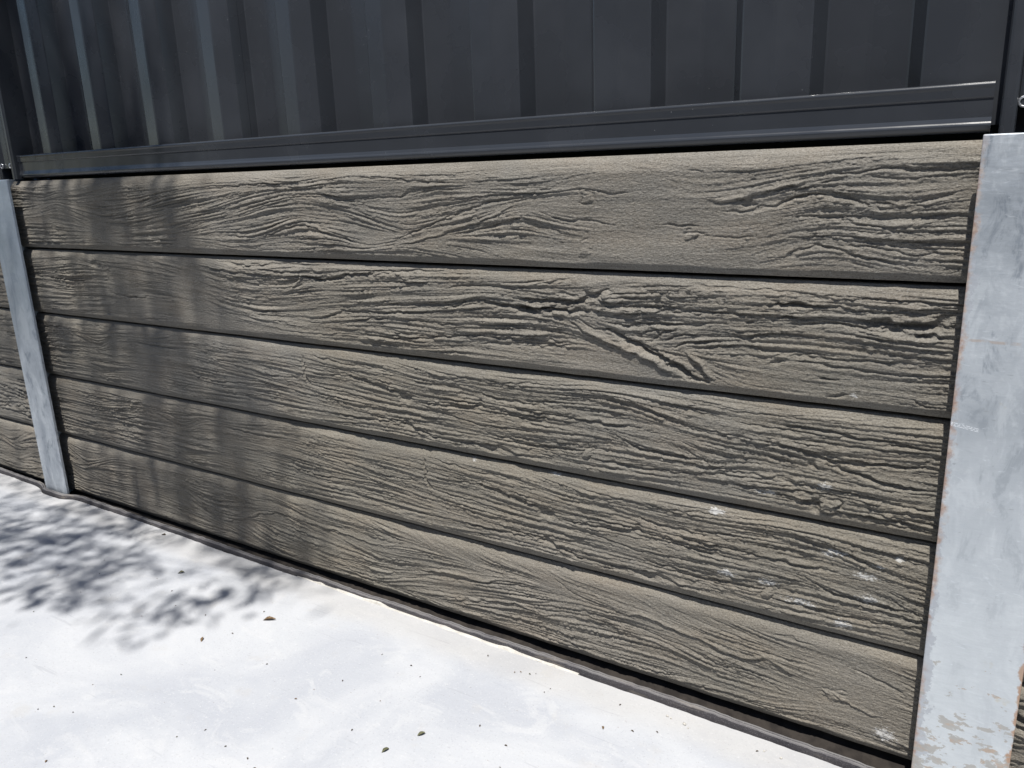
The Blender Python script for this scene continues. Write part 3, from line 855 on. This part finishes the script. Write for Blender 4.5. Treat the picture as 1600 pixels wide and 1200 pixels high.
SPLASH = [(2.357, .465, .014, .007), (2.262, .437, .018, .004), (2.18, .383, .019, .007), (2.431, .322, .02, .007),
          (2.438, .282, .02, .008), (2.402, .226, .018, .009), (2.384, .353, .024, .005), (2.476, .363, .009, .004),
          (2.45, .344, .013, .003), (2.48, .04, .02, .013), (2.347, .245, .012, .007), (2.371, .348, .012, .005),
          (2.276, .271, .02, .007), (2.202, .271, .018, .007), (2.331, .248, .024, .008), (1.656, .391, .006, .005), (1.852, .393, .016, .003), (2.274, .438, .009, .004),
          (2.392, .623, .007, .004)]

def sleeper(name, mould, shift, flip, z0, xs, nrow, parent, depth=.08):
    """One cast concrete sleeper: relief on the front, chamfered top and bottom arrises."""
    zl = np.linspace(0.0032, HROW-0.0032, nrow)
    src = xs-shift
    if flip: src = 2.55-src
    src = MX0+np.mod(src-MX0, MX1-MX0-.01)
    h = sample(mould, src, zl)
    tb = zl-zl[0]; tt = zl[-1]-zl
    fade = (.06+.94*sstep(tb, .009, .014))*(.28+.72*sstep(tt, .004, .026))
    off = .0058*np.clip(1-tb/.012, 0, 1)+(.016*np.clip(1-tt/.030, 0, 1)**1.9 if (z0 > .7) else .0115*np.clip(1-tt/.024, 0, 1)**1.7)
    edge = np.interp(np.arange(len(xs)), np.linspace(0, len(xs)-1, 60), RNG.standard_normal(60))*.0006
    Y = -h*fade[:, None]+off[:, None]+edge[None, :]*sstep(-np.minimum(tb, tt), -.03, 0)[:, None]
    nx, nz = len(xs), nrow
    V = np.zeros((nz+2, nx, 3), np.float32)
    V[1:-1, :, 0] = xs[None, :]; V[1:-1, :, 1] = Y; V[1:-1, :, 2] = (z0+zl)[:, None]-np.clip(.55*h*fade[:, None], -.004, .0025)*sstep(np.minimum(tb, tt), .004, .02)[:, None]
    V[0, :, 0] = xs; V[0, :, 1] = depth; V[0, :, 2] = z0+zl[0]
    V[-1, :, 0] = xs; V[-1, :, 1] = depth; V[-1, :, 2] = z0+zl[-1]
    R = nz+2
    idx = np.arange(R*nx).reshape(R, nx)
    q = np.stack([idx[:-1, :-1], idx[:-1, 1:], idx[1:, 1:], idx[1:, :-1]], -1).reshape(-1, 4)
    back = np.stack([idx[-1, :-1], idx[-1, 1:], idx[0, 1:], idx[0, :-1]], -1)
    q = np.concatenate([q, back])
    me = bpy.data.meshes.new(name)
    me.vertices.add(R*nx); me.vertices.foreach_set('co', V.ravel())
    me.loops.add(q.size); me.loops.foreach_set('vertex_index', q.ravel().astype(np.int32))
    me.polygons.add(len(q))
    me.polygons.foreach_set('loop_start', np.arange(0, q.size, 4, dtype=np.int32))
    me.polygons.foreach_set('use_smooth', np.ones(len(q), bool))
    me.update(calc_edges=True)
    at = me.attributes.new('splash', 'FLOAT', 'POINT')
    sp = np.zeros((R, nx), np.float32)
    if abs(shift) < .9:
        for (sx, sz, rx, rz) in SPLASH:
            if z0-.02 < sz < z0+HROW+.02:
                d = ((V[..., 0]-sx)/(rx*1.1))**2+((V[..., 2]-sz)/(rz*1.1))**2
                sp = np.maximum(sp, np.exp(-d*.8))
    at.data.foreach_set('value', sp.ravel())
    me.materials.append(M_SLEEPER)
    o = bpy.data.objects.new(name, me)
    COL.objects.link(o)
    o.parent = parent
    o.matrix_parent_inverse = Matrix.Translation(-parent.location)
    return o

def columns(a, b, ds0, ds1):
    """column positions from a to b, spacing growing from ds0 at a to ds1 at b"""
    out = [a]
    L = abs(b-a); sg = 1 if b > a else -1
    while abs(out[-1]-a) < L:
        t = abs(out[-1]-a)/L
        out.append(out[-1]+sg*(ds0+(ds1-ds0)*t))
    out[-1] = b
    return np.array(sorted(out))

wall = tag(empty('retaining_wall', (1.29, .04, 0)),
           'retaining wall of wood-grain concrete sleepers held by galvanised steel posts', 'wall')
XS = columns(2.555, -.0145, .0016, .0036)
ROWS = [(1, 1, 0.0, .8, 'top sleeper with a sandy smooth patch and sweeping cross grain'),
        (2, 2, 0.0, .6, 'second sleeper from the top with a deep slanting branch scar'),
        (3, 3, 0.0, .4, 'middle sleeper with long horizontal weathered grain'),
        (4, 3, .35, .2, 'second sleeper from the bottom, long weathered grain with white splashes'),
        (5, 5, 0.0, .0, 'bottom sleeper with fine wavy flowing grain')]
for num, mo, sh, z0, lab in ROWS:
    o = sleeper('sleeper', MOULD[mo], sh, False, z0, XS, 168, wall)
    o['label'] = lab
XL = columns(-.035, -2.56, .004, .022)
for mo, sh, fl, z0 in [(2, -2.9, True, .8), (5, -2.4, False, .6), (1, -2.7, True, .4), (3, -2.5, False, .2), (5, -2.75, True, .0)]:
    sleeper('sleeper', MOULD[mo], sh, fl, z0, XL, 72, wall)
XR = columns(2.62, 5.15, .004, .03)
for mo, sh, fl, z0 in [(5, 2.7, False, .8), (3, 2.3, True, .6), (1, 2.5, False, .4), (3, 1.9, False, .2), (2, 2.6, True, .0)]:
    sleeper('sleeper', MOULD[mo], sh, fl, z0, XR, 72, wall)

# steel H posts
def h_post(cx, mat, label):
    wv, fv = .065, .009
    pr = [(-wv, -.035), (wv, -.035), (wv, -.035+fv), (.004, -.035+fv), (.004, .086), (wv, .086), (wv, .095),
          (-wv, .095), (-wv, .086), (-.004, .086), (-.004, -.035+fv), (-wv, -.035+fv)]
    vs, fs = extrude(pr, 'z', -.35, 1.003)
    # cap faces of an H outline: three quads instead of one concave polygon
    n = len(pr)
    fs = fs[:-2]
    for b0, flip in ((0, True), (n, False)):
        for q in ((0, 1, 2, 11), (11, 2, 3, 10), (10, 3, 4, 9), (9, 4, 5, 8), (8, 5, 6, 7)):
            q = tuple(b0+i for i in q)
            fs.append(q[::-1] if flip else q)
    o = mesh_obj('steel_post', vs, fs, mat, wall, loc=(cx, 0, 0))
    bevel(o, .0016, 2)
    o['label'] = label
    return o
h_post(2.592, M_GALV_R, 'wide pale galvanised post with rusty edge and scratches')
h_post(-.020, M_GALV_L, 'narrow-looking blue-grey galvanised post at the far end')
h_post(-2.60, M_GALV_L, 'galvanised post')
h_post(5.18, M_GALV_L, 'galvanised post')

# ------------------------------------------------------------------ ground
def slab_z(x):
    return -.004-.0095*(np.clip(x, -3, 6)-.2)

mesh_obj('ground', [(-150, -150, -.14), (150, -150, -.14), (150, 150, -.14), (-150, 150, -.14)], [(0, 1, 2, 3)], M_GROUND)
tag(bpy.data.objects['ground'], kind='structure')
raised, rf = [], []
for x, y, z in [(-40, .10, 1.035), (40, .10, 1.035), (40, 60, 1.05), (-40, 60, 1.05), (-40, .10, -.14), (40, .10, -.14), (40, 60, -.14), (-40, 60, -.14)]:
    raised.append((x, y, z))
rf = [(0, 1, 2, 3), (4, 5, 1, 0), (5, 6, 2, 1), (6, 7, 3, 2), (7, 4, 0, 3)]
tag(mesh_obj('raised_terrain', raised, rf, M_GROUND), kind='structure')
_sx = np.linspace(-3.0, 5.6, 260)
_sr = np.random.default_rng(9)
_sv = []
for _x in _sx:
    _z = float(slab_z(_x))
    _sv += [(_x, -.034, _z-.02), (_x, -.018, _z-.004+.0012*_sr.standard_normal()), (_x, -.004, min(_z, 0)*.8-.009+.0012*_sr.standard_normal()), (_x, .022, -.007)]
tag(mesh_obj('soil', _sv, [(i*4+j, i*4+j+4, i*4+j+5, i*4+j+1) for i in range(len(_sx)-1) for j in range(3)], M_SOIL), kind='structure')

EDGE_Y = -.0290
ex = np.arange(-3.0, 6.0001, .006)
rg = np.random.default_rng(5)
def smooth_noise(n, step):
    k = rg.standard_normal(n//step+3)
    return np.interp(np.arange(n), np.arange(len(k))*step, k)
n = len(ex)
def foot_bulge(x):
    return .0245*sum(1/(1+(abs(x-c)/.085)**6) for c in (-2.60, -.020, 2.592, 5.18))
rag = .0004*smooth_noise(n, 2)+.0007*smooth_noise(n, 9)+.0010*smooth_noise(n, 60)
zn = .0006*smooth_noise(n, 3)+.0012*smooth_noise(n, 30)
ys = [EDGE_Y+.001, EDGE_Y, EDGE_Y-.003, EDGE_Y-.02, EDGE_Y-.08, EDGE_Y-.6, -2.3]
V = []
for j, y in enumerate(ys):
    for i, x in enumerate(ex):
        z = slab_z(x)
        if j == 0: V.append((x, y+rag[i]-foot_bulge(x), z-.10))
        elif j == 1: V.append((x, y+rag[i]-foot_bulge(x), z-.0035+zn[i]))
        elif j == 2: V.append((x, y+rag[i]-foot_bulge(x), z+zn[i]*.6))
        elif j == 3: V.append((x, y-foot_bulge(x), z+zn[i]*.3))
        else: V.append((x, y, z))
F = []
for j in range(len(ys)-1):
    for i in range(n-1):
        a = j*n+i
        F.append((a, a+n, a+n+1, a+1))
slab = mesh_obj('pavement', V, [f[::-1] for f in F], M_SLAB, smooth=False)
tag(slab, kind='structure')
slab['label'] = 'pale trowelled concrete slab'

# torn mortar lip left along the slab edge
V, F = [], []
lx = np.arange(1.10, 1.92, .004)
m = len(lx)
hgt = np.clip(.0018+.0022*np.interp(np.arange(m), np.arange(0, m+14, 7), rg.standard_normal(len(np.arange(0, m+14, 7)))), .0004, .0075)
env = np.clip(np.minimum((lx-1.10)/.05, (1.92-lx)/.3), 0, 1)
wd = np.interp(np.arange(m), np.arange(0, m+20, 10), rg.random(len(np.arange(0, m+20, 10))))
for i, x in enumerate(lx):
    z = slab_z(x)-.002
    w = (.003+.007*wd[i])*(.3+.7*env[i])
    hh = hgt[i]*env[i]
    V += [(x, EDGE_Y+.003, z-.01), (x, EDGE_Y+.003, z+hh+.002), (x, EDGE_Y-.35*w, z+hh*.9+.002+.0006*rg.standard_normal()), (x, EDGE_Y-w, z+.0005)]
for i in range(m-1):
    for j in range(3):
        a = i*4+j
        F.append((a, a+1, a+5, a+4))
o = mesh_obj('mortar_lip', V, F, M_MORTAR, slab)
# foam expansion strip
V, F = [], []
sx = np.arange(-3.0, 5.6, .012)
m = len(sx)
wob = .0012*np.interp(np.arange(m), np.arange(0, m+40, 20), rg.standard_normal(len(np.arange(0, m+40, 20))))
zw = .0014*np.interp(np.arange(m), np.arange(0, m+36, 12), rg.standard_normal(len(np.arange(0, m+36, 12))))
fz = .0006*rg.standard_normal(m)
for i, x in enumerate(sx):
    bump = foot_bulge(x)
    z = slab_z(x)+.0105+zw[i]+fz[i]
    y0 = -.0270+wob[i]-bump; y1 = y0+.0115
    V += [(x, y0, z-.12), (x, y0, z-.0015), (x, y0+.0015, z), (x, y0+.0048, z+.0003), (x, y0+.0056, z-.0016), (x, y0+.0066, z+.0002), (x, y1-.001, z), (x, y1, z-.001), (x, y1, z-.12)]
for i in range(m-1):
    for j in range(8):
        a = i*9+j
        F.append((a, a+9, a+10, a+1))
strip = mesh_obj('joint_strip', V, F, M_STRIP)
tag(strip, 'dark speckled foam expansion strip between the pale slab and the sleepers', 'joint strip')

# ------------------------------------------------------------------ steel fence on top of the wall
fence = tag(empty('metal_fence', (1.29, .045, 1.0)), 'charcoal ribbed steel fence standing on the sleeper wall', 'fence')
FT = 2.78
PER = .254
def sheet_profile(a, b):
    """plan outline (x, y) of ribbed sheet between a and b; forward step at 2.430, backward step at 2.297"""
    yf, yb, ysl = .0214, .0708, .0062
    hw, hv = .0062, .0100
    pts = []
    k0 = int(math.floor((a-2.297)/PER))-1
    k1 = int(math.ceil((b-2.297)/PER))+1
    for k in range(k0, k1):
        s = 2.297+k*PER          # front -> back (face looks to +x)
        t = s+.133               # back -> front
        pts += [(s-hw-.003, yf+ysl-.0004), (s-hw, yf+ysl+.0012), (s+hw, yb-ysl-.0012), (s+hw+.003, yb-ysl+.0004),
                ((s+t)/2-.003, yb-.0003), ((s+t)/2+.003, yb-.0003),
                (t-hv-.003, yb-ysl+.0004), (t-hv, yb-ysl-.0012), (t+hv, yf+ysl+.0012), (t+hv+.003, yf+ysl-.0004),
                ((t+s+PER)/2-.003, yf+.0003), ((t+s+PER)/2+.003, yf+.0003)]
    X_, Y_ = zip(*pts)
    ends = [(t, float(np.interp(t, X_, Y_))) for t in (a, b)]
    return [ends[0]]+[p for p in pts if a+.0005 < p[0] < b-.0005]+[ends[1]]
def fence_sheet(a, b, dy=0.0):
    p = [(x, y+dy) for x, y in sheet_profile(a, b)]
    th = .0007
    prof = p+[(x, y+th) for x, y in reversed(p)]
    n2 = len(prof)
    vs, fs = extrude(prof, 'z', 1.016, FT-.02)
    fs = fs[:-2]
    o = mesh_obj('fence_sheet', vs, fs, M_PAINT, fence)
    for v in o.data.vertices:
        v.co -= Vector((0, 0, 0))
    o.location = -fence.location
    return o
def bay(x0, x1):
    x = x1+.02
    i = 0
    while x > x0:
        a = max(x0-.02, x-3*PER-.02)
        fence_sheet(a, x, .0016 if i % 2 else 0)
        x = a+.02 if a > x0 else x0-1
        i += 1
    bead = [(.0172+.0042*math.cos(math.radians(t)), 1.0672+.0042*math.sin(math.radians(t))) for t in range(200, -31, -11)]
    roll = [(.0215+.0090*math.cos(math.radians(t)), 1.0150+.0085*math.sin(math.radians(t))) for t in range(262, 141, -15)]
    pr = [(.028, 1.0065)]+roll+[(.0152, 1.0232), (.0160, 1.0262), (.0160, 1.0500), (.0148, 1.0512), (.0142, 1.0530), (.0140, 1.0630)]+bead+[
          (.0208, 1.0640), (.0208, 1.014), (.0712, 1.014), (.0712, 1.069), (.0730, 1.071), (.0760, 1.071), (.0780, 1.069), (.0780, 1.010), (.0740, 1.0065)]
    for nm, inv in (('bottom_rail', False), ('top_rail', True)):
        q = [(y, (1.0+FT+.01-z) if inv else z) for y, z in pr]
        vs, fs = extrude(q, 'x', x0, x1)
        fs = fs[:-2]
        # end caps as a strip so the channel stays open
        o = mesh_obj(nm, vs, fs, M_RAIL, fence)
        o.location = -fence.location
def fence_post(cx):
    w = .050
    pr = [(-w, .078), (-w, .006), (-w+.002, .002), (-w+.005, .0005), (-.036, .0005), (-.0325, .002), (-.031, .006), (-.031, .046),
          (.031, .046), (.031, .006), (.0325, .002), (.036, .0005), (w-.005, .0005), (w-.002, .002), (w, .006), (w, .078)]
    vs, fs = extrude(pr, 'z', 1.0035, FT+.03)
    o = mesh_obj('fence_post', vs, fs, M_PAINT, fence, loc=(cx, 0, 0))
    o.location = Vector((cx, 0, 0))-fence.location
    # folded cover in the groove, ending above the foot
    pc = [(-.0305, .020), (-.0305, .0065), (-.027, .0045), (-.012, .0085), (.012, .0085), (.027, .0045), (.0305, .0065), (.0305, .020)]
    vs, fs = extrude(pc, 'z', 1.036, FT+.02)
    c = mesh_obj('post_cover', vs, fs, M_PAINT, o)
    c.location = (0, 0, 0)
    # hexagon-flange screw on the cover
    vs, fs = [], []
    rings = [(.0078, .0085), (.0076, .0064), (.0068, .0056), (.0056, .0054), (.0048, .0062), (.0044, .0100), (.0004, .0100)]
    for r, y in rings:
        for i in range(12):
            a = i*math.pi/6
            rr = r
            vs.append((rr*math.cos(a), y-.002, rr*math.sin(a)))
    for j in range(len(rings)-1):
        for i in range(12):
            fs.append((j*12+i, j*12+(i+1) % 12, (j+1)*12+(i+1) % 12, (j+1)*12+i))
    fs.append(tuple(range((len(rings)-1)*12, len(rings)*12)))
    for dx in (-.0245, .0245):
        s = mesh_obj('screw', vs, fs, M_SCREW, o)
        s.location = (dx, 0, 1.0425)
    return o
for cx in (-2.60, -.020, 2.592, 5.18):
    fence_post(cx)
bay(-2.55, -.072)
bay(.032, 2.532)
bay(2.644, 5.13)

# ------------------------------------------------------------------ litter on the slab
def litter_mesh(name, L, wdt, curl, seed, mat):
    r = random.Random(seed)
    nu, nv = 7, 5
    vs, fs = [], []
    for i in range(nu):
        u = i/(nu-1)
        half = wdt*.5*max(.06, math.sin(math.pi*min(1, u*.94+.03))**.75)*(1+.15*r.uniform(-1, 1))
        for j in range(nv):
            v = (j/(nv-1))*2-1
            a = v*curl
            y = math.sin(a)/max(curl, .01)*half
            z = (1-math.cos(a))/max(curl, .01)*half*1.2+.22*wdt*math.sin(u*2.6)+.06*wdt*r.uniform(-1, 1)
            vs.append(((u-.5)*L, y, z))
    for i in range(nu-1):
        for j in range(nv-1):
            a = i*nv+j
            fs.append((a, a+nv, a+nv+1, a+1))
    mz = min(v[2] for v in vs)
    vs = [(x, y, z-mz) for x, y, z in vs]
    me = bpy.data.meshes.new(name)
    me.from_pydata(vs, [], fs)
    me.materials.append(mat)
    me.polygons.foreach_set('use_smooth', [True]*len(fs))
    return me
def drop(name, me, x, y, rz, s=1.0):
    o = bpy.data.objects.new(name, me)
    COL.objects.link(o)
    o.location = (x, y, float(slab_z(x))+.0004)
    o.rotation_euler = (random.uniform(-.15, .15), random.uniform(-.15, .15), rz)
    o.scale = (s, s, s)
    return o
tag(drop('dry_leaf', litter_mesh('dry_leaf', .031, .012, 1.5, 1, M_LEAF_DRY), 1.20, -.209, .5), 'largest curled brown dry leaf lying alone on the white slab', 'leaf')
tag(drop('leaf_scrap', litter_mesh('leaf_scrap', .015, .009, 1.2, 2, M_LEAF_OLIVE), 1.75, -.334, .9), 'olive leaf scrap on the slab, nearer the wall of the front pair', 'leaf')
tag(drop('leaf_scrap', litter_mesh('leaf_scrap', .015, .008, 1.3, 3, M_LEAF_OLIVE), 1.72, -.400, 1.2), 'olive leaf scrap nearest the bottom edge of the photo', 'leaf')
tag(drop('leaf_scrap', litter_mesh('leaf_scrap', .016, .010, 1.4, 4, M_LEAF_OLIVE), .82, -.170, .8), 'small dark curled leaf in the dappled shade near the wall', 'leaf')
tag(drop('leaf_scrap', litter_mesh('leaf_scrap', .014, .010, 1.1, 5, M_CRUMB), .575, -.052, .2), 'black leaf scrap lying against the foam strip in the shade', 'leaf')
tag(drop('leaf_scrap', litter_mesh('leaf_scrap', .016, .007, 1.3, 6, M_LEAF_DRY), 1.13, -.340, 2.2), 'brown forked leaf scrap at the edge of the dappled shade', 'leaf')
tag(drop('seed_husk', litter_mesh('seed_husk', .008, .006, 1.4, 7, M_LEAF_DRY), 2.03, -.150, 2.0), 'reddish brown seed husk on the slab near the bottom sleeper', 'husk')
CR = [(.57,-.23),(.54,-.34),(.79,-.22),(.88,-.24),(.95,-.28),(.92,-.35),(1.05,-.27),(1.16,-.19),(1.17,-.29),(1.25,-.4),(1.36,-.57),(1.39,-.53),(1.46,-.54),(1.21,-.73),(1.07,-.64),(1.05,-.66),(1.12,-.63),(1.47,-.38),(1.52,-.54),(1.55,-.55),(.85,-.58),(.76,-.33),(.67,-.47),(.68,-.36),(.63,-.28),(1.07,-.56),(1.09,-.51),(1.33,-.33),
      (1.64,-.2),(1.62,-.3),(1.6,-.18),(1.52,-.18),(1.72,-.07),(1.89,-.1),(1.78,-.42),(1.92,-.33),(1.9,-.28),(1.8,-.09),(1.83,-.08),(1.83,-.26),(1.51,-.29),(1.48,-.34),(1.63,-.39),(2.08,-.13),(1.885,-.115),(2.29,-.068),(2.24,-.15),(2.12,-.11),(2.03,-.075),(1.81,-.083),(1.84,-.072)]
cm = [litter_mesh('crumb', l, w, c, 20+i, m_) for i, (l, w, c, m_) in enumerate([(.006, .004, 1.3, M_CRUMB), (.008, .003, 1.0, M_CRUMB), (.005, .004, 1.5, M_LEAF_OLIVE), (.007, .004, 1.2, M_LEAF_DRY)])]
for i, (x, y) in enumerate(CR):
    lab, grp = (('tiny dark crumb of leaf litter in the dappled shade on the slab', 'leaf crumbs in the dappled shade') if x < 1.18 and y > -.5 else
                ('tiny dark crumb of leaf litter near the foam strip on the sunlit slab', 'leaf crumbs near the foam strip') if y > -.16 else
                ('tiny dark crumb of leaf litter out on the open sunlit slab', 'leaf crumbs on the open slab'))
    tag(drop('leaf_crumb', cm[i*7 % 4 if i % 3 else 0], x, y, random.uniform(0, 6.28), random.uniform(.45, .95)), lab, 'crumb', grp)
def pebble(x, y, r, lab):
    vs, fs = [], []
    rr = random.Random(int(x*1000))
    for j in range(5):
        ph = math.pi*j/4
        for i in range(8):
            k = r*(1+.25*rr.uniform(-1, 1))
            vs.append((k*math.sin(ph)*math.cos(i*math.pi/4), k*math.sin(ph)*math.sin(i*math.pi/4)*.8, k*.7*math.cos(ph)+r*.6))
    for j in range(4):
        for i in range(8):
            fs.append((j*8+i, (j+1)*8+i, (j+1)*8+(i+1) % 8, j*8+(i+1) % 8))
    o = mesh_obj('mortar_crumb', vs, fs, M_MORTAR, loc=(x, y, float(slab_z(x))))
    tag(o, lab, 'crumb', 'grey mortar crumbs at the slab edge')
for x, y, r in ((2.155, -.066, .0035), (2.120, -.060, .0026), (2.128, -.063, .0022), (2.165, -.072, .0018), (2.30, -.062, .002), (2.33, -.064, .0024)):
    pebble(x, y, r, 'small grey mortar crumb beside the foam strip')

# ------------------------------------------------------------------ gum tree above and behind the viewer, shading the left end
tree = tag(empty('tree', (-1.4, -3.2, -.14)), 'overhanging gum tree whose leaves dapple the left end with shade', 'tree')
tr = random.Random(21)
def limb(path, radii, seg=9):
    vs, fs = [], []
    P = [Vector(p) for p in path]
    for i, p in enumerate(P):
        d = (P[min(i+1, len(P)-1)]-P[max(i-1, 0)]).normalized()
        a = d.orthogonal().normalized()
        b = d.cross(a)
        for k in range(seg):
            t = 2*math.pi*k/seg
            vs.append(p+(a*math.cos(t)+b*math.sin(t))*radii[i])
    for i in range(len(P)-1):
        for k in range(seg):
            fs.append((i*seg+k, i*seg+(k+1) % seg, (i+1)*seg+(k+1) % seg, (i+1)*seg+k))
    return vs, fs
def join(lst):
    V, F = [], []
    for v, f in lst:
        o = len(V)
        V += v
        F += [tuple(i+o for i in q) for q in f]
    return V, F
base = Vector((-1.4, -3.2, -.3))
fork = Vector((-1.15, -2.9, 2.3))
tv, tf = limb([base, (-1.38, -3.15, .6), (-1.25, -3.0, 1.5), fork, (-1.1, -2.8, 3.4), (-1.3, -2.6, 4.6), (-1.2, -2.7, 5.6)], [.17, .13, .12, .11, .08, .05, .02])
o = mesh_obj('trunk', tv, tf, M_BARK, tree, smooth=True); o.location = -tree.location
HUBS = [Vector((-.9, -2.3, 4.6)), Vector((-.5, -1.7, 5.6)), Vector((-.1, -1.3, 6.4)), Vector((-1.6, -1.6, 5.2)), Vector((-2.2, -2.6, 4.6)), Vector((-.8, -3.6, 4.8)), Vector((.1, -3.4, 5.6))]
limbs = []
for hb in HUBS:
    mid = fork.lerp(hb, .5)+Vector((tr.uniform(-.1, .1), tr.uniform(-.1, .1), .25))
    limbs.append(limb([fork, mid, hb], [.06, .04, .014], 7))
SD = SUN/SUN.z
# where shade lies on the ground plane (x, y); y > 0 climbs the wall
SHADE = [(.35,-.24),(.39,-.19),(.32,-.30),(.50,-.42),(.51,-.37),(.60,-.45),(.62,-.41),(.72,-.42),(.75,-.38),(.70,-.32),(.80,-.32),(.71,-.21),(.63,-.09),(.55,-.13),(1.00,-.36),(.93,-.34),(1.00,-.27),(1.03,-.23),(1.06,-.12),(1.10,-.17),(.90,-.06),(.52,-.21),(.60,-.21),
         (.10,-.16),(.18,-.22),(.22,-.12),(.28,-.20),(.05,-.24),(.14,-.30),(.30,-.10),(.40,-.09),(.46,-.15),(.24,-.34),(.38,-.36),(.43,-.28),(.0,-.12),(-.1,-.2),(.65,-.28),(.56,-.31),(.47,-.05),(-.05,-.05),(.16,-.05)]
WALLSH = [(.92,.07),(.98,.02),(1.05,.06),(1.1,.0),(.88,.14),(.82,.18),(.74,.2),(.7,.28),(1.0,.12),(.62,.33),(.78,.11),(-.3,.4),(-.2,.36),(-.22,.48),(-.1,.38),(-.02,.47),(.08,.44),(.17,.38),(.26,.36),(.33,.42),(.1,.56),(.2,.6),(.42,.45),(.36,.36),(-.12,.56),(.5,.48),(.58,.42),(.3,.62),(.0,.64),(.25,.12),(.28,.2),(.33,.17),(.44,.12),(.48,.08),(.56,.16),(.58,.24),(.63,.1),(.66,.02),(.72,.12),(.76,.05),(.35,.31),(.22,.28),(.84,.03),(.5,.25),(.4,.2),(.05,.15),(.2,.05),(.0,.40),(.1,.36),(.22,.42),(.3,.46),(.4,.38),(.48,.42),(-.1,.45),(.15,.5),(.35,.52),(.55,.36),(-.05,.3),(.25,.56),(.45,.5),(.02,.56),(.38,.15),(.45,.22),(.55,.1),(.52,.2),(.68,.1),(.7,.04),(.35,.05),(.4,.3),(.33,.10),(.36,.25),(.42,.05),(.50,.15),(.47,.30),(.60,.05),(.64,.17),(.75,.0),(.80,.08),(.90,.0),(.30,.34),(.62,.26),(.14,.2),(.12,.02),(1.02,-.02),(.55,.0)]
clumps = []
for gi, (gx, gy) in enumerate([(a-.05, b+.03) for a, b in SHADE]+[(a+.06, b) for a, b in WALLSH]):
    hgt = tr.uniform(3.2, 4.3) if gi < len(SHADE) else tr.uniform(4.8, 6.6)
    clumps.append((Vector((gx, gy, 0))+SD*hgt, tr.uniform(.03, .055), tr.uniform(.12, .22), tr.randint(18, 30) if gi < len(SHADE) else tr.randint(10, 22)))
for _ in range(330):
    gx, gy = tr.uniform(-2.6, .25), tr.uniform(-1.6, 1.2)
    if -.75 < gy < .1 and gx > -.15: continue
    hgt = tr.uniform(4.0, 6.2)
    clumps.append((Vector((gx, gy, 0))+SD*hgt, tr.uniform(.06, .12), tr.uniform(.14, .26), tr.randint(12, 20)))
V, F = [], []
for c, rxy, rz, nl in clumps:
    hb = min(HUBS, key=lambda h: (h-c).length)
    if tr.random() < .55:
        limbs.append(limb([hb, hb.lerp(c, .55)+Vector((0, 0, .06)), c+Vector((0, 0, rz*.4))], [.005, .004, .002], 4))
    for _ in range(nl):
        p = c+Vector((tr.gauss(0, rxy), tr.gauss(0, rxy), tr.gauss(0, rz*.55)))
        ax = Vector((tr.gauss(0, .45), tr.gauss(0, .45), -1)).normalized()
        sd = ax.cross(Vector((tr.uniform(-1, 1), tr.uniform(-1, 1), .2))).normalized()
        ln, wd_ = tr.uniform(.06, .11), tr.uniform(.016, .026)
        i0 = len(V)
        V += [p, p+ax*ln*.45+sd*wd_*.5, p+ax*ln, p+ax*ln*.45-sd*wd_*.5]
        F += [(i0, i0+1, i0+2), (i0, i0+2, i0+3)]
lv, lf = join(limbs)
o = mesh_obj('limbs', lv, lf, M_BARK, tree, smooth=True); o.location = -tree.location
o = mesh_obj('crown', V, F, M_TREE_LEAF, tree); o.location = -tree.location

# ------------------------------------------------------------------ unseen brick building added behind the viewer to darken the fence's reflections
added_house = tag(empty('added_house', (1.0, -4.8, -.14)), 'unseen brown brick building, added for the fence to reflect', 'added_house')
M_BRICK = mat_plain('brown_brick', (.10, .065, .045), (.16, .105, .075), 14, .9, .6, 60)
M_FASCIA = mat_plain('fascia_paint', (.22, .22, .21), (.26, .26, .25), 5, .5, .1, 40)
M_TILE = mat_plain('roof_tile', (.07, .06, .055), (.11, .095, .085), 6, .85, .6, 30)
def hbox(name, a, b, mat, parent=added_house):
    vs = [(x, y, z) for x in (a[0], b[0]) for y in (a[1], b[1]) for z in (a[2], b[2])]
    fs = [(0, 1, 3, 2), (4, 6, 7, 5), (0, 4, 5, 1), (2, 3, 7, 6), (0, 2, 6, 4), (1, 5, 7, 3)]
    o = mesh_obj(name, vs, fs, mat, parent)
    o.location = -added_house.location if parent is added_house else (0, 0, 0)
    return o
hbox('wall', (-7, -9, -.14), (9, -4.8, 2.55), M_BRICK)
hbox('fascia', (-7.5, -4.36, 2.42), (9.5, -4.33, 2.62), M_FASCIA)
hbox('soffit', (-7.5, -4.80, 2.50), (9.5, -4.37, 2.53), M_FASCIA)
rv = [(-7.5, -4.30, 2.63), (9.5, -4.30, 2.63), (9.5, -7.0, 3.75), (-7.5, -7.0, 3.75), (9.5, -9.6, 2.63), (-7.5, -9.6, 2.63)]
o = mesh_obj('roof', rv, [(0, 1, 2, 3), (3, 2, 4, 5)], M_TILE, added_house)
o.location = -added_house.location
M_PANE = NT('window_glass').finish((.02, .025, .03), .06)
for wx in (-3.4, .4, 3.6):
    f = hbox('window', (wx, -4.80, .95), (wx+1.5, -4.765, 2.05), M_FASCIA)
    for k in (0, 1):
        hbox('pane', (wx+.06+.72*k, -4.766, 1.02), (wx+.06+.72*k+.66, -4.758, 1.98), M_PANE, f)
